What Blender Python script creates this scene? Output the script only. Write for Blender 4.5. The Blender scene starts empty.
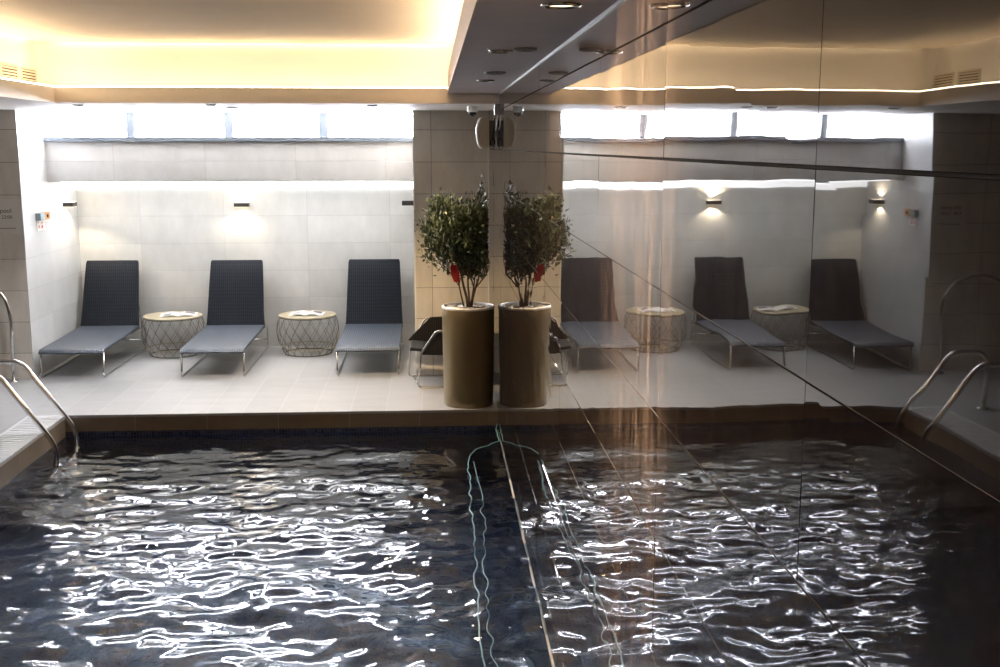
import bpy, math, random
import numpy as np
from mathutils import Vector, Matrix
random.seed(7); rng = np.random.RandomState(11)
S = bpy.context.scene
COL = S.collection
PI = math.pi

# ------------------------------------------------------------------ materials
def new_mat(name):
    m = bpy.data.materials.new(name); m.use_nodes = True
    nt = m.node_tree; b = nt.nodes['Principled BSDF']
    return m, nt, b
def N(nt, t, **kw):
    n = nt.nodes.new(t)
    for k, v in kw.items():
        if k in n.inputs: n.inputs[k].default_value = v
        else: setattr(n, k, v)
    return n
def rgb(c): return (c[0], c[1], c[2], 1)
def plain(name, c, rough=.5, metal=0, noise=0, nscale=20, spec=.5, bump=0, bscale=80):
    m, nt, b = new_mat(name)
    b.inputs['Base Color'].default_value = rgb(c)
    b.inputs['Roughness'].default_value = rough
    b.inputs['Metallic'].default_value = metal
    b.inputs['Specular IOR Level'].default_value = spec
    tc = N(nt, 'ShaderNodeTexCoord')
    if noise:
        n = N(nt, 'ShaderNodeTexNoise', Scale=nscale, Detail=4.0)
        nt.links.new(tc.outputs['Object'], n.inputs['Vector'])
        r = N(nt, 'ShaderNodeValToRGB')
        r.color_ramp.elements[0].position = .3; r.color_ramp.elements[1].position = .7
        r.color_ramp.elements[0].color = rgb([x*(1-noise) for x in c])
        r.color_ramp.elements[1].color = rgb([min(1, x*(1+noise)) for x in c])
        nt.links.new(n.outputs['Fac'], r.inputs['Fac']); nt.links.new(r.outputs['Color'], b.inputs['Base Color'])
    if bump:
        n2 = N(nt, 'ShaderNodeTexNoise', Scale=bscale, Detail=3.0)
        nt.links.new(tc.outputs['Object'], n2.inputs['Vector'])
        bp = N(nt, 'ShaderNodeBump', Strength=bump, Distance=.01)
        nt.links.new(n2.outputs['Fac'], bp.inputs['Height']); nt.links.new(bp.outputs['Normal'], b.inputs['Normal'])
    return m
def tiles(name, axes, w, h, c, grout, rough=.35, off=(0, 0), stagger=.0, mortar=.003, var=.06, mott=.12, mscale=(3, 3, 12), spec=.5, bumpd=.0015, fine=0):
    """stone tiles laid on the plane of `axes` ('xz','yz','xy')"""
    m, nt, b = new_mat(name)
    tc = N(nt, 'ShaderNodeTexCoord'); sp = N(nt, 'ShaderNodeSeparateXYZ'); cb = N(nt, 'ShaderNodeCombineXYZ')
    nt.links.new(tc.outputs['Object'], sp.inputs[0])
    for i, a in enumerate(axes):
        ad = N(nt, 'ShaderNodeMath', operation='ADD'); ad.inputs[1].default_value = off[i] + 50*[w, h][i]*2
        nt.links.new(sp.outputs['XYZ'.index(a.upper())], ad.inputs[0]); nt.links.new(ad.outputs[0], cb.inputs[i])
    br = N(nt, 'ShaderNodeTexBrick', offset=stagger, offset_frequency=2, squash=1.0)
    br.inputs['Scale'].default_value = 1; br.inputs['Mortar Size'].default_value = mortar
    br.inputs['Mortar Smooth'].default_value = .1; br.inputs['Bias'].default_value = 0
    br.inputs['Brick Width'].default_value = w; br.inputs['Row Height'].default_value = h
    br.inputs['Color1'].default_value = rgb([x*(1-var) for x in c]); br.inputs['Color2'].default_value = rgb([min(1, x*(1+var)) for x in c])
    br.inputs['Mortar'].default_value = rgb(grout)
    nt.links.new(cb.outputs[0], br.inputs['Vector'])
    mp = N(nt, 'ShaderNodeMapping'); mp.inputs['Scale'].default_value = mscale
    nt.links.new(tc.outputs['Object'], mp.inputs[0])
    no = N(nt, 'ShaderNodeTexNoise', Scale=1.0, Detail=6.0, Roughness=.65); nt.links.new(mp.outputs[0], no.inputs['Vector'])
    mr = N(nt, 'ShaderNodeMapRange'); mr.inputs[1].default_value = .3; mr.inputs[2].default_value = .7
    mr.inputs[3].default_value = 1-mott; mr.inputs[4].default_value = 1+mott
    nt.links.new(no.outputs['Fac'], mr.inputs[0])
    mx = N(nt, 'ShaderNodeMix', data_type='RGBA', blend_type='MULTIPLY'); mx.inputs[0].default_value = 1
    nt.links.new(br.outputs['Color'], mx.inputs[6]); nt.links.new(mr.outputs[0], mx.inputs[7])
    nt.links.new(mx.outputs[2], b.inputs['Base Color'])
    b.inputs['Roughness'].default_value = rough; b.inputs['Specular IOR Level'].default_value = spec
    bp = N(nt, 'ShaderNodeBump', Strength=.6, Distance=bumpd, invert=True)
    nt.links.new(br.outputs['Fac'], bp.inputs['Height']); nt.links.new(bp.outputs['Normal'], b.inputs['Normal'])
    return m
def emis(name, c, s):
    m, nt, b = new_mat(name)
    b.inputs['Base Color'].default_value = (0.8, 0.8, 0.8, 1)
    b.inputs['Emission Color'].default_value = rgb(c); b.inputs['Emission Strength'].default_value = s
    return m

STONE = (.64, .595, .53)
M = {}
M['stone_xz'] = tiles('beige_stone_tile_front', 'xz', .875, .30, STONE, (.26, .24, .21), off=(.0, .05), rough=.4, mscale=(6, 3, 2.2))
M['stone_yz'] = tiles('beige_stone_tile_side', 'yz', .875, .30, STONE, (.26, .24, .21), off=(.0, .05), rough=.4, mscale=(6, 6, 2.2))
M['pale_xz'] = tiles('pale_stone_tile_front', 'xz', .90, .30, (.56, .555, .535), (.46, .45, .44), off=(.46, .05), rough=.4, mott=.08, mscale=(5, 3, 2.5))
M['pale_yz'] = tiles('pale_stone_tile_side', 'yz', .875, .30, (.54, .545, .545), (.46, .46, .46), off=(.0, .05), rough=.4, mott=.06, mscale=(5, 5, 2.5))
M['floor'] = tiles('grey_floor_tile', 'xy', .30, .90, (.31, .315, .32), (.40, .40, .40), rough=.33, mott=.08, off=(.1, .2), mscale=(2.5, 8, 2), stagger=0)
M['riser_xz'] = tiles('brown_riser_tile', 'xz', .59, .60, (.17, .135, .10), (.32, .28, .24), rough=.4, mortar=.002, off=(.12, .3))
M['riser_yz'] = tiles('brown_riser_tile_side', 'yz', .59, .60, (.17, .135, .10), (.32, .28, .24), rough=.4, mortar=.002, off=(.1, .3))
nav, ngr = (.035, .045, .088), (.065, .08, .13)
M['mos_xz'] = tiles('navy_mosaic_front', 'xz', .025, .025, nav, ngr, rough=.25, mortar=.0025, var=.5, mott=.2)
M['mos_yz'] = tiles('navy_mosaic_side', 'yz', .025, .025, nav, ngr, rough=.25, mortar=.0025, var=.5, mott=.2)
M['mos_xy'] = tiles('navy_mosaic_floor', 'xy', .025, .025, nav, ngr, rough=.25, mortar=.0025, var=.5, mott=.2)
M['wall_dark'] = tiles('brown_wall_tile', 'yz', .875, .30, (.20, .17, .15), (.12, .1, .09), rough=.35)
M['wall_dark_xz'] = tiles('brown_wall_tile_b', 'xz', .875, .30, (.20, .17, .15), (.12, .1, .09), rough=.35)
M['plaster'] = plain('cream_ceiling_paint', (.76, .73, .67), .8, noise=.02, nscale=3)
M['coffer'] = plain('ceiling_paint_cove_glow', (.96, .84, .68), .75, noise=.02, nscale=3)  # cove light put into the paint colour: warmer and lighter than the cove walls
M['soffit'] = plain('grey_soffit_paint', (.78, .71, .74), .6, noise=.03, nscale=6)
M['beam'] = plain('beam_paint', (.80, .75, .68), .65, noise=.02, nscale=5)
M['white_trim'] = plain('white_trim', (.8, .8, .79), .4)
M['pale_trim'] = plain('pale_sealant', (.62, .58, .52), .4)
M['frame'] = plain('window_frame_paint', (.17, .195, .225), .4)
M['chrome'] = plain('polished_steel', (.72, .70, .68), .13, metal=1)
M['wire'] = plain('dark_bronze_wire', (.15, .13, .10), .35, metal=.7)
M['top'] = plain('tan_tabletop', (.38, .33, .23), .45, noise=.08, nscale=12)
M['paper'] = plain('magazine_paper', (.8, .79, .78), .35)
M['ink'] = plain('printed_picture', (.16, .14, .17), .35, noise=.6, nscale=40)
M['black'] = plain('black_metal', (.02, .018, .018), .4)
M['bracket2'] = plain('dark_grey_housing', (.12, .11, .10), .5)
M['bracket'] = plain('grey_bracket', (.42, .40, .40), .45)
M['cream'] = plain('cream_plastic', (.55, .48, .36), .45)
M['whitep'] = plain('white_plastic', (.82, .8, .77), .35)
M['lens'] = plain('dark_lens', (.01, .01, .012), .08)
M['soil'] = plain('dark_bark_soil', (.035, .028, .02), .9, noise=.5, nscale=60, bump=1, bscale=60)
M['pebble'] = plain('pale_pebbles', (.62, .56, .46), .6, noise=.3, nscale=40)
M['bark'] = plain('brown_bark', (.14, .085, .045), .8, noise=.4, nscale=50, bump=.6)
M['red'] = plain('red_paper', (.45, .02, .02), .6)
M['orange'] = plain('orange_plastic', (.75, .28, .04), .4)
M['bluegrey'] = plain('bluegrey_plastic', (.30, .38, .42), .45)
M['grille'] = plain('vent_paint', (.62, .55, .42), .5)
M['darkvoid'] = plain('vent_inside', (.05, .035, .02), .9)
M['sign'] = plain('laminated_paper', (.70, .67, .62), .25)
M['text'] = plain('printed_text', (.04, .035, .03), .5)
M['pink'] = plain('red_print', (.6, .2, .18), .5)
M['grout'] = plain('brown_grout', (.16, .12, .085), .6)
M['cyan'] = plain('pale_blue_hose', (.16, .36, .42), .35)
M['grating'] = plain('white_grating_plastic', (.60, .61, .63), .4)
M['pane'] = emis('daylight_frosted_pane', (.86, .89, 1), 30)
M['led'] = emis('led_diffuser', (.97, .98, 1), 1.15)
M['fill_light'] = emis('added_fill_glow', (.95, .97, 1), 2.8)
M['cove_led'] = emis('warm_led_tape', (1, .77, .52), 7)
M['cove_led2'] = emis('warm_led_tape_bright', (1, .77, .52), 12)
M['warm_lens'] = emis('warm_lamp_lens', (1, .8, .5), 1.2)

def wicker(name, c, pitch, axis, spec=.15):
    m, nt, b = new_mat(name)
    tc = N(nt, 'ShaderNodeTexCoord'); sp = N(nt, 'ShaderNodeSeparateXYZ'); nt.links.new(tc.outputs['Object'], sp.inputs[0])
    def wav(out, p):
        k = N(nt, 'ShaderNodeMath', operation='MULTIPLY'); k.inputs[1].default_value = 2*PI/p
        s = N(nt, 'ShaderNodeMath', operation='SINE'); nt.links.new(out, k.inputs[0]); nt.links.new(k.outputs[0], s.inputs[0])
        return s.outputs[0]
    a = wav(sp.outputs[0], pitch); q = wav(sp.outputs[1], .013)
    mu = N(nt, 'ShaderNodeMath', operation='MULTIPLY_ADD'); nt.links.new(q, mu.inputs[0]); mu.inputs[1].default_value = .35; nt.links.new(a, mu.inputs[2])
    mr = N(nt, 'ShaderNodeMapRange'); mr.inputs[1].default_value = -1.2; mr.inputs[2].default_value = 1.2
    nt.links.new(mu.outputs[0], mr.inputs[0])
    mx = N(nt, 'ShaderNodeMix', data_type='RGBA'); nt.links.new(mr.outputs[0], mx.inputs[0])
    mx.inputs[6].default_value = rgb([x*.45 for x in c]); mx.inputs[7].default_value = rgb([x*1.45 for x in c])
    nt.links.new(mx.outputs[2], b.inputs['Base Color'])
    b.inputs['Roughness'].default_value = .5; b.inputs['Specular IOR Level'].default_value = spec
    bp = N(nt, 'ShaderNodeBump', Strength=.8, Distance=.003); nt.links.new(mr.outputs[0], bp.inputs['Height']); nt.links.new(bp.outputs['Normal'], b.inputs['Normal'])
    return m
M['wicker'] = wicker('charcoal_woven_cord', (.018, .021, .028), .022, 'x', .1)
M['wicker_seat_sheen'] = wicker('charcoal_cord_seat_sheen', (.042, .055, .080), .022, 'x', .75)  # same cord as the backrest, bluish window sheen put into its colour
M['wicker2'] = wicker('black_woven_cord', (.022, .02, .02), .02, 'x')

def bronze():
    m, nt, b = new_mat('bronze_glazed_planter')
    b.inputs['Base Color'].default_value = (.24, .19, .11, 1); b.inputs['Metallic'].default_value = .45
    b.inputs['Roughness'].default_value = .28
    return m
M['bronze'] = bronze()
def leafmat():
    m, nt, b = new_mat('olive_green_leaves')
    tc = N(nt, 'ShaderNodeTexCoord'); n = N(nt, 'ShaderNodeTexNoise', Scale=9.0, Detail=3.0); nt.links.new(tc.outputs['Object'], n.inputs['Vector'])
    r = N(nt, 'ShaderNodeValToRGB'); r.color_ramp.elements[0].position = .35; r.color_ramp.elements[1].position = .7
    r.color_ramp.elements[0].color = (.022, .035, .018, 1); r.color_ramp.elements[1].color = (.10, .13, .06, 1)
    nt.links.new(n.outputs['Fac'], r.inputs['Fac']); nt.links.new(r.outputs['Color'], b.inputs['Base Color'])
    b.inputs['Roughness'].default_value = .45
    return m
M['leaf'] = leafmat()

def polished():
    """dark brown polished stone panels: a smooth dielectric surface that mirrors at grazing angles, hazed by wiping marks and an orange lamp streak painted in"""
    m, nt, b = new_mat('dark_polished_stone')
    out = nt.nodes['Material Output']
    tc = N(nt, 'ShaderNodeTexCoord')
    n = N(nt, 'ShaderNodeTexNoise', Scale=38.0, Detail=6.0, Roughness=.75); nt.links.new(tc.outputs['Object'], n.inputs['Vector'])
    r = N(nt, 'ShaderNodeValToRGB'); r.color_ramp.elements[0].position = .38; r.color_ramp.elements[1].position = .72
    r.color_ramp.elements[0].color = (.020, .016, .015, 1); r.color_ramp.elements[1].color = (.040, .031, .027, 1)
    nt.links.new(n.outputs['Fac'], r.inputs['Fac']); nt.links.new(r.outputs['Color'], b.inputs['Base Color'])
    b.inputs['IOR'].default_value = 1.5
    b.inputs['Roughness'].default_value = .015
    # slow waviness of the polish
    mp = N(nt, 'ShaderNodeMapping'); mp.inputs['Scale'].default_value = (1, 1.2, 2.2); nt.links.new(tc.outputs['Object'], mp.inputs[0])
    w = N(nt, 'ShaderNodeTexNoise', Scale=3.0, Detail=1.5); nt.links.new(mp.outputs[0], w.inputs['Vector'])
    bp = N(nt, 'ShaderNodeBump', Strength=.5, Distance=.0009); nt.links.new(w.outputs['Fac'], bp.inputs['Height'])
    nt.links.new(bp.outputs['Normal'], b.inputs['Normal'])
    # wiping haze : weak vertical glossy lobe; its orange tint paints in a lamp streak
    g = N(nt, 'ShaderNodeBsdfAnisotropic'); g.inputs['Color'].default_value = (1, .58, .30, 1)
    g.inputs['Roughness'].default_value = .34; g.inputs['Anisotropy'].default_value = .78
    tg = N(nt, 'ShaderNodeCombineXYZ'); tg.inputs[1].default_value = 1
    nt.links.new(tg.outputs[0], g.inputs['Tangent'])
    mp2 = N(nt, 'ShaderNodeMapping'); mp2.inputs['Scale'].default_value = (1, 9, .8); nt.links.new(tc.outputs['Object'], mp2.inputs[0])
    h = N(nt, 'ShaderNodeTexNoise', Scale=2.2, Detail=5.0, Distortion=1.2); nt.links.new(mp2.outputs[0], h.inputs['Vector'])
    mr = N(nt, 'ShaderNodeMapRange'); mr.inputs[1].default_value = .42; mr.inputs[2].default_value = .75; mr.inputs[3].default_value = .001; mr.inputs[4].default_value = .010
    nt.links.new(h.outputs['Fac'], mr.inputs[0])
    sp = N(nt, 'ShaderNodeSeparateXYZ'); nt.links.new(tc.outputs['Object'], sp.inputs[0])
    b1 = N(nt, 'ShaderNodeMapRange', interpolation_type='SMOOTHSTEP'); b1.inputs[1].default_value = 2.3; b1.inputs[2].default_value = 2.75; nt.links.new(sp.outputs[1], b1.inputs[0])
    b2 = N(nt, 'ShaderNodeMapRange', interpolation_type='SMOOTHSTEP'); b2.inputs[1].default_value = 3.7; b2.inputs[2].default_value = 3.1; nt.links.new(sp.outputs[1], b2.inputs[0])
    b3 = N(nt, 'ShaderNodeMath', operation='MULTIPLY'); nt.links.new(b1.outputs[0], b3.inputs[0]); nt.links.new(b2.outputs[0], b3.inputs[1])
    b4 = N(nt, 'ShaderNodeMath', operation='MULTIPLY_ADD'); nt.links.new(b3.outputs[0], b4.inputs[0]); b4.inputs[1].default_value = 9.5; b4.inputs[2].default_value = 1  # haze raised in one band for the painted lamp streak
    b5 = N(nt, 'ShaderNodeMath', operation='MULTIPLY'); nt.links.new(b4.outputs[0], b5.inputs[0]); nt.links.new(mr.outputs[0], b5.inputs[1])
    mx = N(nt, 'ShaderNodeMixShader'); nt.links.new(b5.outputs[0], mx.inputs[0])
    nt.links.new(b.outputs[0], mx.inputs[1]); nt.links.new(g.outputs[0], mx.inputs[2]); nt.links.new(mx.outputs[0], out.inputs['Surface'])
    return m
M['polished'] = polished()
def watermat():
    m, nt, b = new_mat('pool_water')
    b.inputs['Base Color'].default_value = (.55, .70, .85, 1)
    b.inputs['Roughness'].default_value = 0.0; b.inputs['IOR'].default_value = 1.333
    b.inputs['Transmission Weight'].default_value = 1
    tc = N(nt, 'ShaderNodeTexCoord')
    mp = N(nt, 'ShaderNodeMapping'); mp.inputs['Scale'].default_value = (.55, 1.0, 1); nt.links.new(tc.outputs['Object'], mp.inputs[0])
    w = N(nt, 'ShaderNodeTexNoise', Scale=6.0, Detail=2.0, Distortion=.6); nt.links.new(mp.outputs[0], w.inputs['Vector'])
    bp = N(nt, 'ShaderNodeBump', Strength=1.0, Distance=.008); nt.links.new(w.outputs['Fac'], bp.inputs['Height'])
    nt.links.new(bp.outputs['Normal'], b.inputs['Normal'])
    return m
M['water'] = watermat()

# ------------------------------------------------------------------ mesh builder
class MB:
    def __init__(s): s.v = []; s.f = []; s.sm = []; s.mi = []
    def add(s, vs, fs, smooth=False, mi=0):
        o = len(s.v); s.v += [tuple(v) for v in vs]
        for f in fs: s.f.append([i+o for i in f]); s.sm.append(smooth); s.mi.append(mi)
        return s
    def box(s, x0, y0, z0, x1, y1, z1, mi=0, rot=None, pivot=None):
        v = [(x, y, z) for z in (z0, z1) for y in (y0, y1) for x in (x0, x1)]
        if rot is not None:
            p = Vector(pivot); v = [tuple(rot @ (Vector(q)-p) + p) for q in v]
        return s.add(v, [(0, 2, 3, 1), (4, 5, 7, 6), (0, 1, 5, 4), (2, 6, 7, 3), (0, 4, 6, 2), (1, 3, 7, 5)], mi=mi)
    def bbox(s, x0, y0, z0, x1, y1, z1, b=.005, mi=0):
        """box with chamfered edges"""
        import bmesh
        bm = bmesh.new(); vs = [bm.verts.new((x, y, z)) for z in (z0, z1) for y in (y0, y1) for x in (x0, x1)]
        for f in [(0, 2, 3, 1), (4, 5, 7, 6), (0, 1, 5, 4), (2, 6, 7, 3), (0, 4, 6, 2), (1, 3, 7, 5)]: bm.faces.new([vs[i] for i in f])
        bmesh.ops.bevel(bm, geom=bm.edges[:], offset=b, segments=2, profile=.6, affect='EDGES')
        bm.verts.index_update()
        s.add([v.co[:] for v in bm.verts], [[v.index for v in f.verts] for f in bm.faces], mi=mi); bm.free(); return s
    def tube(s, pts, r, n=10, closed=False, mi=0, rs=None):
        P = [Vector(p) for p in pts]; L = len(P); vs = []; prev = None
        for i in range(L):
            if closed: t = (P[(i+1) % L]-P[i-1])
            else: t = P[min(i+1, L-1)]-P[max(i-1, 0)]
            t.normalize()
            if prev is None:
                a = Vector((0, 0, 1)) if abs(t.z) < .9 else Vector((1, 0, 0)); u = t.cross(a).normalized()
            else: u = (prev - t*prev.dot(t)).normalized()
            prev = u; w = t.cross(u); rr = rs[i] if rs else r
            for k in range(n):
                an = 2*PI*k/n; vs.append(P[i]+(u*math.cos(an)+w*math.sin(an))*rr)
        fs = []
        for i in range(L if closed else L-1):
            j = (i+1) % L
            for k in range(n): fs.append((i*n+k, i*n+(k+1) % n, j*n+(k+1) % n, j*n+k))
        s.add(vs, fs, True, mi)
        if not closed:
            o = len(s.v)-L*n
            s.f.append([o+k for k in range(n)][::-1]); s.f.append([o+(L-1)*n+k for k in range(n)]); s.sm += [False]*2; s.mi += [mi]*2
        return s
    def lathe(s, prof, c=(0, 0, 0), n=40, smooth=True, mi=0, cap=True):
        vs = []; 
        for (r, z) in prof:
            for k in range(n): a = 2*PI*k/n; vs.append((c[0]+r*math.cos(a), c[1]+r*math.sin(a), c[2]+z))
        fs = [(i*n+k, i*n+(k+1) % n, (i+1)*n+(k+1) % n, (i+1)*n+k) for i in range(len(prof)-1) for k in range(n)]
        if cap: fs.append([k for k in range(n)][::-1]); fs.append([(len(prof)-1)*n+k for k in range(n)])
        return s.add(vs, fs, smooth, mi)
    def prism(s, poly, z0, z1, plane='xy', mi=0):
        n = len(poly)
        def P(a, b, c): return {'xy': (a, b, c), 'xz': (a, c, b), 'yz': (c, a, b)}[plane]
        vs = [P(a, b, z0) for a, b in poly]+[P(a, b, z1) for a, b in poly]
        return s.add(vs, [list(range(n))[::-1], [n+i for i in range(n)]]+[(i, (i+1) % n, n+(i+1) % n, n+i) for i in range(n)], mi=mi)
    def build(s, name, mats, parent=None, loc=None):
        me = bpy.data.meshes.new(name); me.from_pydata(s.v, [], s.f)
        me.polygons.foreach_set('use_smooth', s.sm); me.polygons.foreach_set('material_index', s.mi)
        for m in (mats if isinstance(mats, (list, tuple)) else [mats]): me.materials.append(M[m] if isinstance(m, str) else m)
        me.update()
        o = bpy.data.objects.new(name, me); COL.objects.link(o)
        if parent: o.parent = parent
        if loc: o.location = loc
        return o
def fix_normals(o):
    import bmesh
    bm = bmesh.new(); bm.from_mesh(o.data); bmesh.ops.recalc_face_normals(bm, faces=bm.faces[:]); bm.to_mesh(o.data); bm.free()
def tag(o, label, cat, group=None, kind=None):
    o['label'] = label
    if cat: o['category'] = cat
    if group: o['group'] = group
    if kind: o['kind'] = kind
    return o
def thing(name, label, cat, loc=(0, 0, 0), group=None, rz=0):
    o = bpy.data.objects.new(name, None); o.empty_display_size = .1; COL.objects.link(o)
    o.location = loc; o.rotation_euler = (0, 0, rz)
    return tag(o, label, cat, group)
def struct(o): o['kind'] = 'structure'; return o
def copy_tree(o, parent=None):
    c = o.copy(); COL.objects.link(c); c.parent = parent
    for ch in [q for q in bpy.data.objects if q.parent == o and q != c]: copy_tree(ch, c)
    return c
def rounded(pts, r=.04, k=6):
    """polyline with rounded corners"""
    P = [Vector(p) for p in pts]; out = [P[0]]
    for i in range(1, len(P)-1):
        a, b, c = P[i-1], P[i], P[i+1]; d1 = (a-b); d2 = (c-b); rr = min(r, d1.length*.45, d2.length*.45)
        p1 = b+d1.normalized()*rr; p2 = b+d2.normalized()*rr
        for j in range(k+1):
            t = j/k; out.append(p1*(1-t)**2+b*2*t*(1-t)+p2*t*t)
    out.append(P[-1]); return out

# ------------------------------------------------------------------ setting
XM = .545          # polished wall plane
YE = 9.19          # far pool edge
YP = 10.72         # pillar faces
YB = 12.35         # niche back wall
XL = -3.82         # niche side wall
XG = -3.05         # left pool edge
ZW = -.175          # water level
YN = 2.6           # near pool edge
ZB = 2.53          # low soffit
WL = -5.2; WB = -2.2

# floor : far deck, left deck, near deck
m = MB()
m.box(WL, YE+.012, -.12, XM, YB+.1, 0); m.box(WL, YN, -.12, XG-.30, YE+.012, 0); m.box(WL, WB, -.12, XM, YN-.012, 0)
struct(m.build('floor', 'floor'))
m = MB(); m.bbox(XG, YE, -.022, XM, YE+.05, .002, b=.003)
struct(m.build('trim_1', 'floor'))
m = MB(); m.box(XG, YE+.006, -.14, XM, YE+.1, -.02)
struct(m.build('trim_2', 'riser_xz'))
m = MB(); m.box(XG-.1, YN, -.20, XG-.003, YE+.1, -.02)
struct(m.build('trim_3', 'riser_yz'))
# gutter below grating
m = MB(); m.box(XG-.31, YN, -.12, XG-.1, YE, -.08)
struct(m.build('floor', 'darkvoid'))
# pool basin
zb = -1.5
m = MB()
m.box(XG-.1, YE+.004, zb, XM+.1, YE+.12, -.14, mi=0)
m.box(XG-.12, YN-.1, zb, XG-.004, YE+.004, -.14, mi=1)
m.box(XM+.002, YN-.1, zb, XM+.12, YE+.004, -.19, mi=1)
m.box(XG-.1, YN-.12, zb, XM+.1, YN-.004, -.02, mi=0)
m.box(XG-.1, YN-.1, zb-.1, XM+.1, YE+.1, zb, mi=2)
struct(m.build('pool_basin', ['mos_xz', 'mos_yz', 'mos_xy']))

# pillars and niche
m = MB(); m.box(-.165, YP, 0, XM+.05, YB+.1, ZB+.02); struct(m.build('wall_right_pillar', 'stone_xz'))
m = MB(); m.box(WL, YP, 0, XL, YB+.1, ZB+.02); 
struct(m.build('wall_left_pillar', 'stone_xz'))
m = MB(); m.box(XL-.002, YP-.002, 0, XL+.004, YB, ZB); struct(m.build('wall_niche_side', 'pale_yz'))
m = MB(); m.box(XL, YB, 0, -.165, YB+.1, 1.86); struct(m.build('wall_niche_back', 'pale_xz'))
m = MB(); m.box(XL+.004, 11.45, 1.846, -.166, YB+.1, 2.245); struct(m.build('wall_above_niche', 'pale_xz'))
m = MB(); m.box(-.172, YP-.004, 0, -.158, YP+.01, ZB); struct(m.build('trim_4', 'white_trim'))
m = MB(); m.box(XM-.008, YP-.008, 0.02, XM+.002, YP+.001, 2.2); struct(m.build('trim_5', 'white_trim'))
# outer walls
m = MB(); m.box(WL-.1, WB, 0, WL, YB+.1, 3.2); struct(m.build('wall_left', 'wall_dark'))
m = MB(); m.box(WL, WB-.1, 0, XM+.1, WB, 3.2); struct(m.build('wall_back', 'wall_dark_xz'))
# windows
xs = [XL+.004, -2.98, -2.017, -1.077, -.166]
m = MB()
m.bbox(XL+.004, 11.41, 2.245, -.166, 11.55, 2.29, b=.004)
for x in xs[1:4]: m.bbox(x-.042, 11.47, 2.285, x+.042, 11.55, ZB, b=.004)
wf = m.build('window_frame', 'frame')
struct(wf); wf.name = 'trim_6'
for i in range(4):
    a = xs[i]+(.04 if i else 0); b = xs[i+1]-(.04 if i < 3 else 0)
    m = MB(); m.box(a, 11.52, 2.29, b, 11.54, ZB); struct(m.build('window_%d' % (i+1), 'pane'))
# LED profile along the top of the niche
m = MB(); m.box(XL+.01, YB-.03, 1.742, -.17, YB-.002, 1.835)
tag(m.build('led_light_strip', 'led'), 'long glowing white light strip along the top of the niche wall', 'strip light')

m = MB(); m.box(XL+.12, 11.5, 1.836, -.30, 11.95, 1.845)  # unseen panel added to light the niche evenly from above
tag(m.build('added_fill_panel', 'fill_light'), 'long glowing panel added out of view above the loungers to light the niche', 'added light')

# ceiling
CY0, CY1, CX0, CX1 = .6, 9.0, -2.9, .14      # lip opening
ZC = 3.0
m = MB(); 
m.box(WL, CY1, ZB, XM+.1, YB+.1, ZB+.12)     # far beam
struct(m.build('ceiling', 'beam'))
m = MB(); m.box(WL, WB, ZB, CX0, CY1, ZB+.12); struct(m.build('ceiling', 'beam'))
m = MB(); m.box(CX1, WB, 2.61, XM+.1, CY1, 2.76); 
struct(m.build('ceiling', 'soffit'))
m = MB(); m.box(CX1-.006, CY0, 2.608, CX1, CY1, 2.765); struct(m.build('trim_7', 'beam'))
m = MB(); m.box(CX0, WB, ZB, CX1, CY0, ZB+.12); struct(m.build('ceiling', 'beam'))
g = .19
m = MB()
m.box(CX0-g-.1, CY0-g, ZB+.12, CX0-g, CY1+g, 3.1); m.box(CX1+g, CY0-g, 2.76, CX1+g+.1, CY1+g, 3.1)
m.box(CX0-g, CY1+g, ZB+.12, CX1+g, CY1+g+.1, 3.1); m.box(CX0-g, CY0-g-.1, ZB+.12, CX1+g, CY0-g, 3.1)
struct(m.build('ceiling', 'plaster'))
m = MB(); m.box(CX0-g+.035, CY0-g+.035, ZC, CX1+g-.035, CY1+g-.035, ZC+.02)
struct(m.build('ceiling', 'coffer'))
m = MB(); m.box(CX0-g-.1, CY0-g-.1, 3.1, CX1+g+.1, CY1+g+.1, 3.15); struct(m.build('ceiling', 'plaster'))
# hidden warm LED tapes on the cove ledges
def tape(x0, y0, z0, x1, y1, z1, label, mt_='cove_led'):
    m = MB(); m.box(x0, y0, z0, x1, y1, z1)
    return tag(m.build('led_tape', mt_), label, 'light strip', 'warm light tapes in the ceiling cove')
zt = ZB+.12
tape(CX0-.05, CY1+.015, zt, CX1+.05, CY1+.035, zt+.010, 'warm light tape on the far ledge of the ceiling cove')
tape(CX0-.035, CY0, zt, CX0-.015, CY1, zt+.010, 'warm light tape on the left ledge of the ceiling cove', 'cove_led2')
tape(CX1+.015, CY0, 2.76, CX1+.035, CY1, 2.770, 'warm light tape on the ceiling cove ledge nearest the polished wall', 'cove_led2')
tape(CX0-.05, CY1+g-.03, 3.06, CX1+.05, CY1+g-.01, 3.07, 'thin warm light line above the far cove wall')
tape(CX0-g+.01, CY0, 3.06, CX0-g+.03, CY1, 3.07, 'thin warm light line above the left cove wall with the vents')

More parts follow.
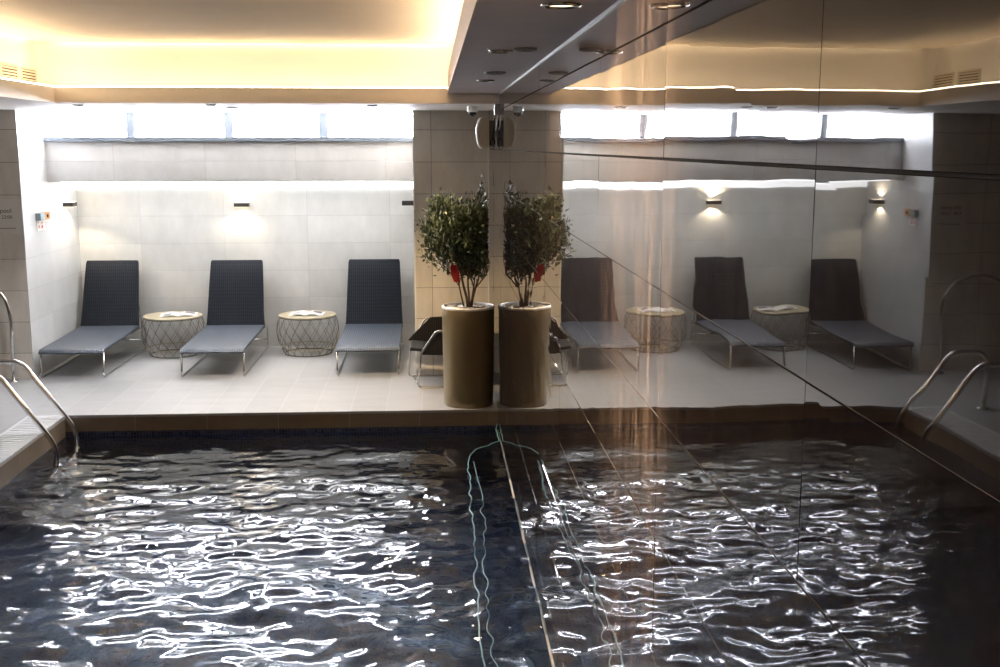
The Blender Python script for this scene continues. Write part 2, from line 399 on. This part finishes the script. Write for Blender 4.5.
# polished wall : bevelled panels over a grout backing
m = MB()
ys = [YP-.001]+[c for c in [9.86, 8.82, 7.79, 6.75, 5.72, 4.69, 3.65, 2.62, 1.57, .53, -.5, -1.5] ]+[WB]
zs = [-.18, 0.0, .31, .62, .93, 1.24, 1.55, 1.86, 2.17, 2.48, 2.62]
gp, bv, dp = .0007, .0012, .0022
def panel(y0, y1, z0, z1, j):
    # outline on wall, bevelled face slightly proud; corners wander a fraction of a millimetre
    a = [(y0, z0), (y1, z0), (y1, z1), (y0, z1)]
    jj = rng.uniform(-j, j, 4)
    v = [(XM+dp, y, z) for y, z in a]
    c = [(y0+bv, z0+bv), (y1-bv, z0+bv), (y1-bv, z1-bv), (y0+bv, z1-bv)]
    v += [(XM+d, y, z) for (y, z), d in zip(c, jj)]
    # front faces -X
    return v, [(4, 7, 6, 5), (0, 4, 5, 1), (1, 5, 6, 2), (2, 6, 7, 3), (3, 7, 4, 0)]
for i in range(len(ys)-1):
    for k in range(len(zs)-1):
        v, f = panel(ys[i+1]+gp, ys[i]-gp, zs[k]+(.002 if zs[k] > 2 else gp), zs[k+1]-(.002 if zs[k+1] > 2 else gp), .0009)
        m.add(v, f)
m.box(XM+dp, WB, -.18, XM+.1, YP+.05, 2.0, mi=1); m.box(XM+dp+.012, WB, 2.0, XM+.1, YP+.05, 2.63, mi=2)
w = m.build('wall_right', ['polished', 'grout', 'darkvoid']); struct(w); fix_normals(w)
m = MB(); m.box(XM-.006, YN, -.196, XM+.05, YE, -.181); struct(m.build('trim_8', 'pale_trim'))
m = MB(); m.box(XM-.007, WB, 2.598, XM+.002, CY1, 2.61); m.box(XM-.007, CY1-.007, ZB, XM+.002, CY1, 2.61); struct(m.build('trim_9', 'white_trim'))

# water
def water():
    dx = .018
    X = np.arange(XG-.003, XM+.003+dx, dx); X[-1] = XM+.003; Y = np.arange(YN, YE+.003+dx, dx); Y[-1] = YE+.003
    gx, gy = np.meshgrid(X, Y); h = np.zeros_like(gx)
    calm = 1/(1+np.exp((gy-8.0)/.35))*.80+.20
    for lam, amp, n, sp in ((.85, .0080, 10, .6), (.36, .0034, 16, .8), (.19, .0018, 22, .9), (.10, .0006, 30, .9)):
        for i in range(n):
            l = lam*rng.uniform(.7, 1.4); th = PI/2+rng.normal(0, sp); ph = rng.uniform(0, 2*PI)
            kx, ky = 2*PI/l*math.cos(th), 2*PI/l*math.sin(th)
            warp = .05*np.sin(1.7*gx+ph)+.05*np.sin(1.3*gy+2*ph)
            h += amp/math.sqrt(n)*1.6*np.sin(kx*(gx+warp)+ky*(gy-warp)+ph)
    h *= calm*(1+.25*np.clip((7.5-gy)/3, 0, 1))
    nx, ny = len(X), len(Y)
    co = np.stack([gx.ravel(), gy.ravel(), ZW+h.ravel()], 1)
    idx = np.arange(nx*ny).reshape(ny, nx)
    q = np.stack([idx[:-1, :-1].ravel(), idx[:-1, 1:].ravel(), idx[1:, 1:].ravel(), idx[1:, :-1].ravel()], 1)
    me = bpy.data.meshes.new('pool_water'); me.from_pydata(co.tolist(), [], q.tolist())
    me.polygons.foreach_set('use_smooth', [True]*len(q)); me.materials.append(M['water']); me.update()
    o = bpy.data.objects.new('pool_water', me); COL.objects.link(o)
    tag(o, 'dark rippling water of the swimming pool reflecting the windows', 'water', kind='stuff')
water()

# overflow grating along the left pool edge
m = MB()
x0, x1 = XG-.30, XG
m.box(x0, YN, -.03, x0+.02, YE+.012, -.001); m.box(x1-.012, YN, -.03, x1, YE+.012, -.012)
y = YN+.03
while y < YE-.02:
    m.box(x0+.02, y, -.025, x1, y+.034, -.002); y += .056
m.box(x0+.02, YE-.02, -.03, x1, YE+.012, -.001)
tag(m.build('overflow_grating', 'grating'), 'white slatted overflow grating along the left edge of the pool', 'grating')

# ------------------------------------------------------------------ ceiling fittings
def lightobj(kind, name, loc, energy, color, parent=None, size=.03, rot=(0, 0, 0), spot=None, blend=.3):
    l = bpy.data.lights.new(name, kind); l.energy = energy; l.color = color
    if kind in ('SPOT', 'POINT'): l.shadow_soft_size = size
    if kind == 'SPOT': l.spot_size = math.radians(spot); l.spot_blend = blend
    o = bpy.data.objects.new(name, l); COL.objects.link(o); o.location = loc; o.rotation_euler = rot
    if parent: o.parent = parent
    return o
def downlight(x, y, z, label, watts, col, r=.055, lit=True, spot=110):
    t = thing('downlight', label, 'ceiling light', (x, y, z), 'recessed ceiling downlights')
    m = MB(); m.lathe([(r, 0), (r, -.006), (r-.012, -.010), (r-.016, -.004), (r-.016, 0)], cap=False); m.build('trim_ring', 'chrome' if lit else 'bracket', t)
    m = MB(); m.lathe([(r-.014, 0), (r-.014, -.003), (.001, -.0035)]); m.build('lens', 'warm_lens' if lit else 'lens', t)
    if watts: lightobj('SPOT', 'lamp', (0, 0, -.03), watts, col, t, .03, spot=spot, blend=.6)
    return t
WARM = (1, .72, .40); NEU = (.93, .96, 1)
def speaker_disc(x, y, z, label, r=.075):
    t = thing('ceiling_speaker', label, 'ceiling speaker', (x, y, z), 'round ceiling speakers')
    m = MB(); m.lathe([(r, 0), (r, -.008), (r-.012, -.012), (r-.014, -.006), (r-.014, 0)], cap=False); m.build('rim', 'bracket', t)
    m = MB(); m.lathe([(r-.014, 0), (r-.014, -.007), (.001, -.008)]); m.build('grille', 'black', t)
downlight(.35, 7.18, 2.61, 'lit round downlight in the grey soffit farthest along beside the polished wall', 9, WARM)
downlight(.31, 4.98, 2.61, 'middle round downlight in the grey soffit beside a dark speaker disc', 30, WARM)
speaker_disc(.365, 6.41, 2.61, 'dark round disc in the grey soffit just before the farthest downlight', .06)
speaker_disc(.405, 4.86, 2.61, 'dark round disc in the grey soffit beside the middle downlight', .05)
downlight(.385, 3.36, 2.61, 'round downlight in the grey soffit nearest the viewer', 30, WARM, r=.06)
for x, y, lab, wt, c in ((-2.85, 9.42, 'downlight under the beam at its far left end', 32, NEU), (-1.77, 9.3, 'downlight under the middle of the beam nearer the pool', 32, NEU),
                     (-1.70, 9.88, 'downlight under the middle of the beam nearer the windows', 0, NEU), (-.48, 9.35, 'downlight under the beam near the right pillar', 75, WARM)):
    downlight(x, y, ZB, lab, wt, c, lit=wt > 0, r=.05)

# dome camera
t = thing('security_camera', 'small white dome security camera under the beam above the planter', 'camera', (.352, 9.55, ZB))
m = MB(); m.lathe([(.048, 0), (.048, -.03), (.044, -.045), (.036, -.05)], n=28); m.build('housing', 'whitep', t)
m = MB(); m.lathe([(.034, -.048), (.032, -.066), (.022, -.08), (.004, -.086)], n=24); m.build('dome', 'lens', t)

# wall speaker on the polished wall
t = thing('wall_speaker', 'cream speaker with curved white front hung on the polished wall near the ceiling', 'speaker', (XM, 9.5, 2.31))
prof = [(-.115, .12), (-.06, .12)] 
arc = [(-.115-.045*math.sin(PI*k/10), .12*math.cos(PI*k/10)) for k in range(11)]
m = MB(); m.prism([(-.06, .12)]+arc+[(-.06, -.12)], -.08, .08, 'xz'); m.build('body', 'cream', t); 
arc2 = [(-.118-.05*math.sin(PI*k/10), .13*math.cos(PI*k/10)) for k in range(11)]
arc3 = [(-.108-.045*math.sin(PI*k/10), .122*math.cos(PI*k/10)) for k in range(11)]
m = MB(); m.prism(arc2+arc3[::-1], -.086, .086, 'xz'); m.build('front_grille', 'whitep', t)
m = MB(); m.bbox(-.06, -.06, -.11, -.012, .06, .10, .006); m.build('back_housing', 'bracket2', t)
m = MB(); m.box(-.014, -.03, -.03, 0, .03, .03); m.build('wall_plate', 'bracket', t)
m = MB(); m.tube(rounded([(-.04, 0, .10), (-.04, 0, .16), (-.005, 0, .16)], .02), .007); m.build('bracket', 'bracket', t)
m = MB()
for k, (ax, az, r) in enumerate(((-.025, -.08, .035), (-.03, -.095, .045))):
    m.tube([(ax+.02*math.cos(a)-.005, -.075-.004*k, az+r*math.sin(a)) for a in np.linspace(0, 2*PI, 20, endpoint=False)], .003, 6, closed=True)
m.tube([(-.03, -.07, -.04), (-.02, -.075, .05), (-.015, -.06, .12)], .003, 6)
m.build('cable', 'lens', t)
t = thing('junction_box', 'small grey box on the polished wall right under the beam', 'box', (XM, 9.02, 2.53))
m = MB(); m.bbox(-.038, 0, -.085, 0, .09, 0, .004); m.build('casing', 'bracket', t)
m = MB(); m.tube([(-.012, .045, -.08), (-.012, .14, -.17), (-.012, .3, -.2)], .004, 6); m.build('cable', 'whitep', t)

# air vents on the left cove wall
def vent(y0, y1, label):
    t = thing('air_vent', label, 'air vent', (CX0-g, (y0+y1)/2, 2.735), 'air vents in the left cove wall')
    h = .045; L = (y1-y0)/2; X = .0
    m = MB(); m.box(X, -L, -h, X+.003, L, h); m.build('backing', 'darkvoid', t)
    m = MB()
    m.box(X, -L-.012, -h-.012, X+.01, L+.012, -h); m.box(X, -L-.012, h, X+.01, L+.012, h+.012)
    m.box(X, -L-.012, -h, X+.01, -L, h); m.box(X, L, -h, X+.01, L+.012, h); m.build('frame', 'grille', t)
    m = MB()
    for k in range(4): z = -h+.012+k*.022; m.box(X+.003, -L, z-.006, X+.012, L, z+.006)
    m.build('slats', 'grille', t)
vent(8.44, 8.76, 'slatted air vent in the left cove wall, nearer to the viewer of the two')
vent(8.85, 9.15, 'slatted air vent in the left cove wall, right beside its far corner')

# ------------------------------------------------------------------ wall lamps
def sconce(loc, rz, label, lit, w=.15, d=.10):
    t = thing('wall_lamp', label, 'wall lamp', loc, 'slim up and down wall lamps', rz)
    # local: wall at y=0, lamp protrudes to -y
    m = MB()
    for z in (-.022, .018): m.box(-w/2, -d, z, w/2, 0, z+.004)
    for x in (-w/2, w/2-.004): m.box(x, -d, -.022, x+.004, 0, .022)
    m.box(-w/2, -d, -.022, w/2, -d+.004, .022)
    m.build('housing', 'black', t)
    m = MB(); m.box(-w/2+.004, -d+.004, .019, w/2-.004, -.002, .024); m.box(-w/2+.004, -d+.004, -.0245, w/2-.004, -.002, -.0195); m.build('lens', 'warm_lens' if lit else 'lens', t)
    if lit:
        lightobj('SPOT', 'lamp', (0, -.055, .03), 6, (1, .82, .58), t, .012, rot=(PI, 0, 0), spot=125, blend=.35)
        lightobj('SPOT', 'lamp', (0, -.055, -.03), 6, (1, .82, .58), t, .012, spot=125, blend=.35)
sconce((-2.055, YB, 1.573), 0, 'lit slim wall lamp on the niche back wall above the middle lounger', True)
sconce((XL+.004, 11.95, 1.60), PI/2, 'lit slim wall lamp on the bright left side wall of the niche', True)
sconce((-.165, 12.02, 1.60), -PI/2, 'unlit black slim wall lamp at the right end of the niche', False, d=.15, w=.12)

# alarm and notice on side wall
t = thing('alarm_button', 'blue grey and orange alarm button on the white niche side wall', 'button', (XL+.004, 11.19, 1.525))
m = MB(); m.bbox(0, -.14, -.035, .05, .0, .035, .004); m.build('box', 'bluegrey', t)
m = MB(); m.bbox(0, 0.0, -.035, .052, .12, .035, .004); ob = m.build('orange_body', 'orange', t)
m = MB(); m.box(.052, .03, -.014, .06, .07, .014); m.build('push_button', 'black', ob)
t = thing('safety_notice', 'small white notice with red print below the alarm button', 'notice', (XL+.004, 11.19, 1.44))
m = MB(); m.box(0, -.12, -.055, .004, .1, .045); m.build('plate', 'whitep', t)
for b_ in ((-.09, -.03, -.05, .0), (0, .01, .03, .03), (-.01, -.035, .04, -.005), (-.1, .02, -.08, .035)):
    m = MB(); m.box(.004, b_[0], b_[1], .005, b_[2], b_[3]); m.build('print', 'pink', t)
# notice on left pillar
t = thing('pool_notice', 'laminated paper notice with dark lines of text on the left pillar', 'notice', (-3.97, YP-.003, 1.55))
m = MB(); m.box(-.2, 0, -.165, .145, .003, .165); m.build('sheet', 'sign', t)
def text(body, x, z, size):
    cu = bpy.data.curves.new('lettering', 'FONT'); cu.body = body; cu.size = size; cu.extrude = .0005
    o = bpy.data.objects.new('lettering', cu); COL.objects.link(o); o.rotation_euler = (PI/2, 0, 0); o.location = (x, -.001, z)
    dg = bpy.context.evaluated_depsgraph_get(); me = bpy.data.meshes.new_from_object(o.evaluated_get(dg))
    bpy.data.objects.remove(o); me.materials.clear(); me.materials.append(M['text'])
    n = bpy.data.objects.new('lettering', me); COL.objects.link(n); n.rotation_euler = (PI/2, 0, 0); n.location = (x, -.001, z); n.parent = t
text('the pool', -.15, .035, .06); text('6:30 - 22:00', -.16, -.02, .045)
m = MB(); m.box(-.15, -.0015, -.112, .085, 0, -.107); m.build('rule', 'text', t)

# ------------------------------------------------------------------ loungers
def slab(path, w0, w1, th, name, mat, parent, n=18):
    """woven panel following a profile path in (y,z), widths interpolated, rounded edges"""
    P = [Vector((0, y, z)) for y, z in path]; L = len(P); vs = []; fs = []
    ring = []
    for i in range(L):
        t = i/(L-1); w = (w0+(w1-w0)*t)/2
        tan = (P[min(i+1, L-1)]-P[max(i-1, 0)]).normalized(); nrm = Vector((0, -tan.z, tan.y))
        sec = [(-w+.012, -th/2), (-w+.003, -th/2+.004), (-w, 0), (-w+.003, th/2-.004), (-w+.012, th/2), (w-.012, th/2), (w-.003, th/2-.004), (w, 0), (w-.003, -th/2+.004), (w-.012, -th/2)]
        k = 1
        for x, d in sec: vs.append(P[i]+Vector((x, 0, 0))+nrm*d*k)
    q = 10
    for i in range(L-1):
        for k in range(q): fs.append((i*q+k, i*q+(k+1) % q, (i+1)*q+(k+1) % q, (i+1)*q+k))
    fs.append(list(range(q))[::-1]); fs.append([(L-1)*q+k for k in range(q)])
    m = MB(); m.add(vs, fs, True); o = m.build(name, mat, parent); fix_normals(o)
    e = o.modifiers.new('edge', 'EDGE_SPLIT'); e.split_angle = math.radians(50)
    return o
def lounger():
    # local origin at front feet centre on the floor; +y towards the wall
    t = thing('sun_lounger', '', 'sun lounger', (0, 0, 0), 'charcoal woven loungers along the niche wall')
    s = [(0.0, .245), (.012, .263), (.04, .270), (.3, .273), (.6, .277), (.9, .283), (1.32, .292)]
    slab(s, .615, .62, .03, 'seat', 'wicker_seat_sheen', t)
    b = [(1.30, .275), (1.325, .33), (1.37, .45), (1.44, .65), (1.50, .82), (1.55, .955), (1.562, .972)]
    slab(b, .625, .545, .03, 'backrest', 'wicker', t)
    for sx in (-1, 1):
        x = sx*.295
        m = MB(); m.tube(rounded([(x, .03, .255), (x, -.01, .01), (x, 1.6, .01), (x, 1.60, .25), (x*.99, 1.36, .262), (x*.99, 1.0, .262)], .05), .0095, 10); m.build('side_frame', 'chrome', t)
    m = MB(); m.tube([(-.295, .035, .25), (.295, .035, .25)], .008, 8); m.build('cross_bar', 'chrome', t)
    m = MB(); m.tube([(-.295, 1.6, .10), (.295, 1.6, .10)], .008, 8); m.build('cross_bar', 'chrome', t)
    for q in (-1, 1):
        m = MB(); m.tube([(q*.27, 1.59, .24), (q*.255, 1.475, .68)], .007, 8); m.build('back_support', 'chrome', t)
    return t
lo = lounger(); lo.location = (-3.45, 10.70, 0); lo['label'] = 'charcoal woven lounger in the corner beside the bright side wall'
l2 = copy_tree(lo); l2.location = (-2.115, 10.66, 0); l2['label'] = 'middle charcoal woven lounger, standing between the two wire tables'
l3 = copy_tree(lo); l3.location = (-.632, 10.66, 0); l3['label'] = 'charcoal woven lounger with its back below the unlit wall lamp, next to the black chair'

# wire tables
def table():
    t = thing('wire_side_table', '', 'side table', (0, 0, 0), 'round wire basket side tables')
    def R(u):   # u 0 bottom..1 top
        return .25+.26*u-.21*u*u
    H = .405
    m = MB(); m.lathe([(.30, H), (.306, H+.004), (.306, H+.014), (.302, H+.018), (.001, H+.018)], n=56, smooth=False); m.build('tabletop', 'top', t)
    m = MB(); nw = 18
    for sgn in (1, -1):
        for k in range(nw):
            a0 = 2*PI*k/nw; pts = []
            for j in range(13):
                u = j/12; a = a0+sgn*.75*(1-u)**1.25; r = R(u); pts.append((r*math.cos(a), r*math.sin(a), .006+u*(H-.006)))
            m.tube(pts, .002, 5)
    m.build('wire_basket', 'wire', t)
    for z, r, th, mt_ in ((.006, R(0), .005, 'wire'), (H-.003, R(1), .004, 'wire'), (.075, R(.17)-.004, .005, 'top')):
        m = MB(); m.tube([(r*math.cos(a), r*math.sin(a), z) for a in np.linspace(0, 2*PI, 48, endpoint=False)], th, 6, closed=True); m.build('ring', mt_, t)
    
    return t
ta = table(); ta.location = (-2.765, 11.94, 0); ta['label'] = 'round wire side table between the left and middle loungers'
tb = copy_tree(ta); tb.location = (-1.34, 11.93, 0); tb.rotation_euler.z = .4; tb['label'] = 'round wire side table between the middle and right loungers'
# magazines
def magazine(loc, rz, label, sc=1):
    t = thing('magazine', label, 'magazine', loc, 'open magazines on the side tables', rz)
    def page(sx):
        pts = []
        vs = []; n = 8
        for i in range(n+1):
            u = i/n; x = sx*u*.19*sc; z = .004+.020*math.sin(PI*min(1, u*1.15))*(1-.5*u)
            for y in (-.125, .125): vs += [(x, y, z), (x, y, max(.0, z-.008))]
        fs = []
        for i in range(n):
            a, b = i*4, (i+1)*4
            fs += [(a, b, b+2, a+2), (a+1, a+3, b+3, b+1), (a, a+1, b+1, b), (a+2, b+2, b+3, a+3)]
        fs += [(0, 2, 3, 1), (n*4, n*4+1, n*4+3, n*4+2)]
        return vs, fs
    for sx in (-1, 1):
        v, f = page(sx); m = MB(); m.add(v, f, False); o = m.build('page', 'paper', t); fix_normals(o)
    def zz(u): return .0046+.020*math.sin(PI*min(1, u*1.15))*(1-.5*u)
    for (u0, u1, y0, y1) in ((.35, .85, -.02, .10), (-.8, -.4, -.1, .0)):
        m = MB(); n = 5; vs = []
        for i in range(n+1):
            u = u0+(u1-u0)*i/n
            for y in (y0, y1): vs.append((u*.19*sc, y, zz(abs(u))+.0012))
        m.add(vs, [(2*i, 2*i+2, 2*i+3, 2*i+1) for i in range(n)])
        m.build('picture', 'ink', t)
magazine((-2.70, 11.94, .424), .15, 'open white magazine on the wire table beside the left lounger')
magazine((-1.345, 11.93, .424), -.05, 'open white magazine on the wire table beside the right lounger', .95)

# ------------------------------------------------------------------ black chair behind the planter
t = thing('lounge_chair', 'low black woven lounge chair with a bent steel frame, half hidden behind the planter', 'chair', (0, 10.33, 0))
def poly_slab(pts, th, name, mat):
    P = [Vector(p) for p in pts]; nrm = (P[1]-P[0]).cross(P[2]-P[0]).normalized()*th/2
    n = len(P); m = MB(); m.add([p+nrm for p in P]+[p-nrm for p in P], [list(range(n)), list(range(n, 2*n))[::-1]]+[(i, n+i, n+(i+1) % n, (i+1) % n) for i in range(n)])
    o = m.build(name, mat, t); fix_normals(o)
    bv_ = o.modifiers.new('b', 'BEVEL'); bv_.width = .006; bv_.segments = 2
wn, wf_ = -.25, .25
poly_slab([(-.21, wn+.05, .355), (.36, wn+.05, .30), (.36, wf_-.03, .30), (-.21, wf_-.03, .355)], .03, 'seat', 'wicker2')
poly_slab([(.34, wn+.02, .29), (.46, wn+.02, .69), (.46, wf_-.02, .69), (.34, wf_-.02, .29)], .025, 'backrest', 'wicker2')
poly_slab([(-.12, wn, .31), (-.09, wn, .34), (.04, wn, .515), (.44, wn, .53), (.40, wn, .30)], .02, 'side_panel', 'wicker2')
poly_slab([(-.24, wf_, .36), (-.19, wf_, .42), (-.02, wf_, .585), (.44, wf_, .60), (.40, wf_, .31)], .02, 'side_panel', 'wicker2')
for yy, dxx, dz in ((wn-.018, 0, -.035), (wf_+.018, -.1, 0)):
    m = MB(); m.tube(rounded([(.44, yy, .57+dz), (.03+dxx, yy, .57+dz), (-.11+dxx, yy, .33), (-.14+dxx, yy, .01), (.42, yy, .01), (.45, yy, .56)], .035), .009, 10); m.build('side_frame', 'chrome', t)
m = MB(); m.tube([(-.2, wf_, .03), (-.14, wn, .03)], .006, 8); m.build('cross_bar', 'chrome', t)

# ------------------------------------------------------------------ planter and tree
PX, PY = .303, 9.43
KP = 1.04
t = thing('planter', 'tall bronze cylinder planter with a white rim at the pool edge by the polished wall', 'planter', (PX, PY, 0))
m = MB(); m.lathe([(r_*KP, z_) for r_, z_ in ((.196, 0), (.203, .006), (.207, .1), (.214, .75), (.216, .845), (.213, .850))], n=64, cap=False); m.build('body', 'bronze', t)
m = MB(); m.lathe([(r_*KP, z_) for r_, z_ in ((.216, .838), (.2175, .848), (.216, .856), (.208, .860), (.198, .858), (.196, .845), (.196, .80))], n=64, cap=False); m.build('rim', 'whitep', t)
m = MB(); m.lathe([(.197, .815), (.12, .825), (.001, .835)], n=40, cap=False); m.build('soil', 'soil', t)
m = MB()
ico = bpy.data.meshes.new('i')
import bmesh
bmi = bmesh.new(); bmesh.ops.create_icosphere(bmi, subdivisions=1, radius=1); bmi.verts.index_update()
iv = [v.co.copy() for v in bmi.verts]; jf = [[v.index for v in f.verts] for f in bmi.faces]; bmi.free()
for k in range(110):
    a = random.uniform(0, 2*PI); r = .185*math.sqrt(random.random()); 
    if random.random() < .5: a = random.uniform(PI*.6, PI*1.25)
    s0 = random.uniform(.010, .02)
    m.add([(r*math.cos(a)+v.x*s0*1.3, r*math.sin(a)+v.y*s0, .838+v.z*s0*.7) for v in iv], jf, True)
st = m.build('pebbles', 'pebble', t); st['kind'] = 'stuff'

t = thing('potted_tree', 'bushy dark green small leaved tree growing in the bronze planter', 'tree', (PX, PY, .83))
t.scale = (.80, .80, 1.2)
tips = []
m = MB()
def branch(p, d, L, r, lvl):
    pts = [Vector(p)]; dd = Vector(d).normalized(); n = 6
    for i in range(n):
        dd = (dd+Vector((random.gauss(0, .12), random.gauss(0, .12), random.gauss(.05, .06)))).normalized()
        q = pts[-1]+dd*L/n
        # stay clear of the polished wall
        lim = XM-PX-.02
        if q.x > lim: q.x = lim-random.random()*.02; dd.x = -abs(dd.x)*.3
        pts.append(q)
    m.tube([tuple(q) for q in pts], r, 6, rs=[r*(1-.6*i/n) for i in range(n+1)])
    if lvl >= 2:
        for q in pts[1:]: tips.append((q.copy(), dd.copy()))
    if lvl < 3:
        for k in range({0: 5, 1: 5, 2: 3}[lvl]):
            u = random.uniform(.35, 1); q = pts[min(n, int(u*n))]
            a = random.uniform(0, 2*PI); sp = random.uniform(.5, 1.1)
            nd = dd+Vector((math.cos(a)*sp, math.sin(a)*sp, random.uniform(-.15, .5)))
            branch(q, nd, L*random.uniform(.5, .72), r*.5, lvl+1)
for (x, y, dx, dy, L, r) in ((.0, 0, -.10, .05, .50, .017), (.03, .0, .28, -.1, .46, .015), (-.04, .01, -.42, .1, .50, .011), (.015, -.02, .06, -.25, .48, .014), (.02, .02, .15, .3, .46, .012)):
    branch((x, y, 0), (dx, dy, 1), L, r, 0)
m.build('trunk', 'bark', t)
m = MB(); nl = 0
random.shuffle(tips)
def density(p):   # shape of the crown seen in the photo, centred at x~0, z .15 .. 1.0
    return True
for (q, dd) in tips:
    for k in range(random.choice((3, 4, 5))):
        c = q+Vector((random.gauss(0, .03), random.gauss(0, .03), random.gauss(0, .03)))
        if c.z < .14 or c.x > XM-PX-.03: continue
        d = (dd*.6+Vector((random.gauss(0, .6), random.gauss(0, .6), random.gauss(.1, .5)))).normalized()
        s_ = d.cross(Vector((random.gauss(0, 1), random.gauss(0, 1), random.gauss(0, 1)))).normalized()
        L = random.uniform(.03, .068); w = L*.17; nn = d.cross(s_)*L*.06
        if c.x+L > XM-PX-.008: continue
        b0 = c; tip = c+d*L; mid = c+d*L*.45
        m.add([b0, mid+s_*w+nn, tip, mid-s_*w+nn], [(0, 1, 2), (0, 2, 3)], True); nl += 1
m.build('foliage', 'leaf', t)
print('leaves', nl, 'tips', len(tips), 'max', max(q.z for q, d in tips), min(q.x for q, d in tips))
# red tag hanging in the tree
t = thing('red_tag', 'red paper tag hanging low in the left side of the tree', 'tag', (PX-.11, PY-.16, 1.15))
m = MB()
vs = []
n = 6
for i in range(n+1):
    u = i/n; 
    for s_ in (-1, 1): vs.append((s_*(.022+.014*math.sin(PI*u)) - .03*(1-u)+.012, .012*math.sin(4*u), -.13*(u-.5)*1.1))
m.add([v for v in vs]+[(a, b+.003, c) for a, b, c in vs], [(2*i, 2*i+1, 2*i+3, 2*i+2) for i in range(n)]+[(2*i+14, 2*i+16, 2*i+17, 2*i+15) for i in range(n)], True)
m.build('sheet', 'red', t)
m = MB(); m.tube([(-.02, 0, .07), (-.01, .03, .14)], .0012, 4); m.build('string', 'black', t)

# ------------------------------------------------------------------ steel rails
t = thing('pool_ladder', 'stainless steel pool ladder rails curving from the left deck into the water', 'pool ladder', (XG, 8.88, 0))
for yy in (8.60, 9.10):
    p = [(-.62, 0, 0), (-.62, 0, .40), (-.56, 0, .485), (-.33, 0, .475), (-.26, 0, .44), (.118, 0, -.10), (.125, 0, -.95)]
    m = MB(); m.tube(rounded([(a, yy-8.88, c) for a, b, c in p], .09, 7), .021, 14); m.build('rail', 'chrome', t)
    m = MB(); m.lathe([(.05, 0), (.05, .008), (.024, .014)], c=(-.62, yy-8.88, 0), n=24); m.build('base_flange', 'chrome', t)
for zz_ in (-.5, -.75):
    m = MB(); m.bbox(.10, -.28, zz_, .17, .22, zz_+.03, .004); m.build('step', 'chrome', t)
t = thing('handrail', 'tall steel handrail standing on the deck in front of the left pillar', 'handrail', (-3.96, 10.58, 0))
m = MB(); m.tube(rounded([(0, 0, 0), (.02, 0, .62), (-.04, 0, .86), (-.35, 0, .97), (-.68, 0, .86), (-.72, 0, 0)], .14, 8), .016, 12); m.build('rail', 'chrome', t)
for x in (0, -.72):
    m = MB(); m.lathe([(.045, 0), (.045, .008), (.018, .014)], c=(x, 0, 0), n=24); m.build('base_flange', 'chrome', t)

# pale blue hose drifting on the water by the polished wall
HZ = ZW+.007
def hose(pts, r, jit, seed):
    rr = random.Random(seed); out = []
    for i in range(len(pts)-1):
        a, b = Vector(pts[i]), Vector(pts[i+1]); n = max(2, int((b-a).length/.09))
        for j in range(n):
            u = j/n; q = a.lerp(b, u)
            if i > 0: q.x += rr.uniform(-jit, jit)
            out.append(q)
    out.append(Vector(pts[-1])); return [tuple(q) for q in rounded(out, .05, 3)]
m = MB()
m.tube(hose([(XM-.012, YE-.02, -.12), (XM-.014, YE-.03, HZ), (XM-.02, 8.78, HZ), (.47, 8.70, HZ), (.38, 8.6, HZ), (.30, 8.5, HZ), (.255, 8.25, HZ), (.25, 7.6, HZ), (.235, 6.6, HZ), (.225, 5.85, HZ), (.215, 5.0, HZ), (.2, 3.5, HZ)], .006, .016, 3), .0038, 7)
tag(m.build('floating_hose', 'cyan'), 'pale blue hose lying on the water, reaching the corner of the polished wall', 'hose')
m = MB(); m.tube(hose([(.30, 8.2, HZ), (.315, 7.6, HZ), (.31, 6.6, HZ), (.275, 5.85, HZ), (.27, 5.0, HZ), (.25, 3.5, HZ)], .006, .02, 5), .0024, 7)  # second strand stands in for the hose reflected in the water
tag(m.build('floating_hose', 'cyan'), 'thinner pale blue strand added as the reflection of the hose, nearer the polished wall', 'hose')

# ------------------------------------------------------------------ world, camera
w = bpy.data.worlds.new('World'); S.world = w; w.use_nodes = True
w.node_tree.nodes['Background'].inputs[0].default_value = (.6, .65, .7, 1); w.node_tree.nodes['Background'].inputs[1].default_value = .05
f = 1115.; VX, VY = 431., 146.
p = math.atan((333.5-VY)/f); s = math.atan((500-VX)*math.cos(p)/f)
R_ = Vector((math.cos(s), -math.sin(s), 0)); F_ = Vector((math.sin(s)*math.cos(p), math.cos(s)*math.cos(p), -math.sin(p))); U_ = R_.cross(F_)
cam = bpy.data.cameras.new('camera'); cam.sensor_width = 36; cam.lens = f/1000*36; cam.clip_start = .02
co = bpy.data.objects.new('camera', cam); COL.objects.link(co)
mt = Matrix((R_, U_, -F_)).transposed().to_4x4(); mt.translation = (0, 0, 2.2); co.matrix_world = mt
S.camera = co
vs_ = S.view_settings
S.display_settings.display_device = 'sRGB'
vs_.view_transform = 'Standard'; vs_.look = 'None'; vs_.gamma = 1; vs_.use_curve_mapping = False; vs_.exposure = 1.58
S.cycles.use_denoising = True
S.cycles.max_bounces = 10; S.cycles.glossy_bounces = 6; S.cycles.transmission_bounces = 6; S.cycles.diffuse_bounces = 5
S.cycles.sample_clamp_indirect = 20
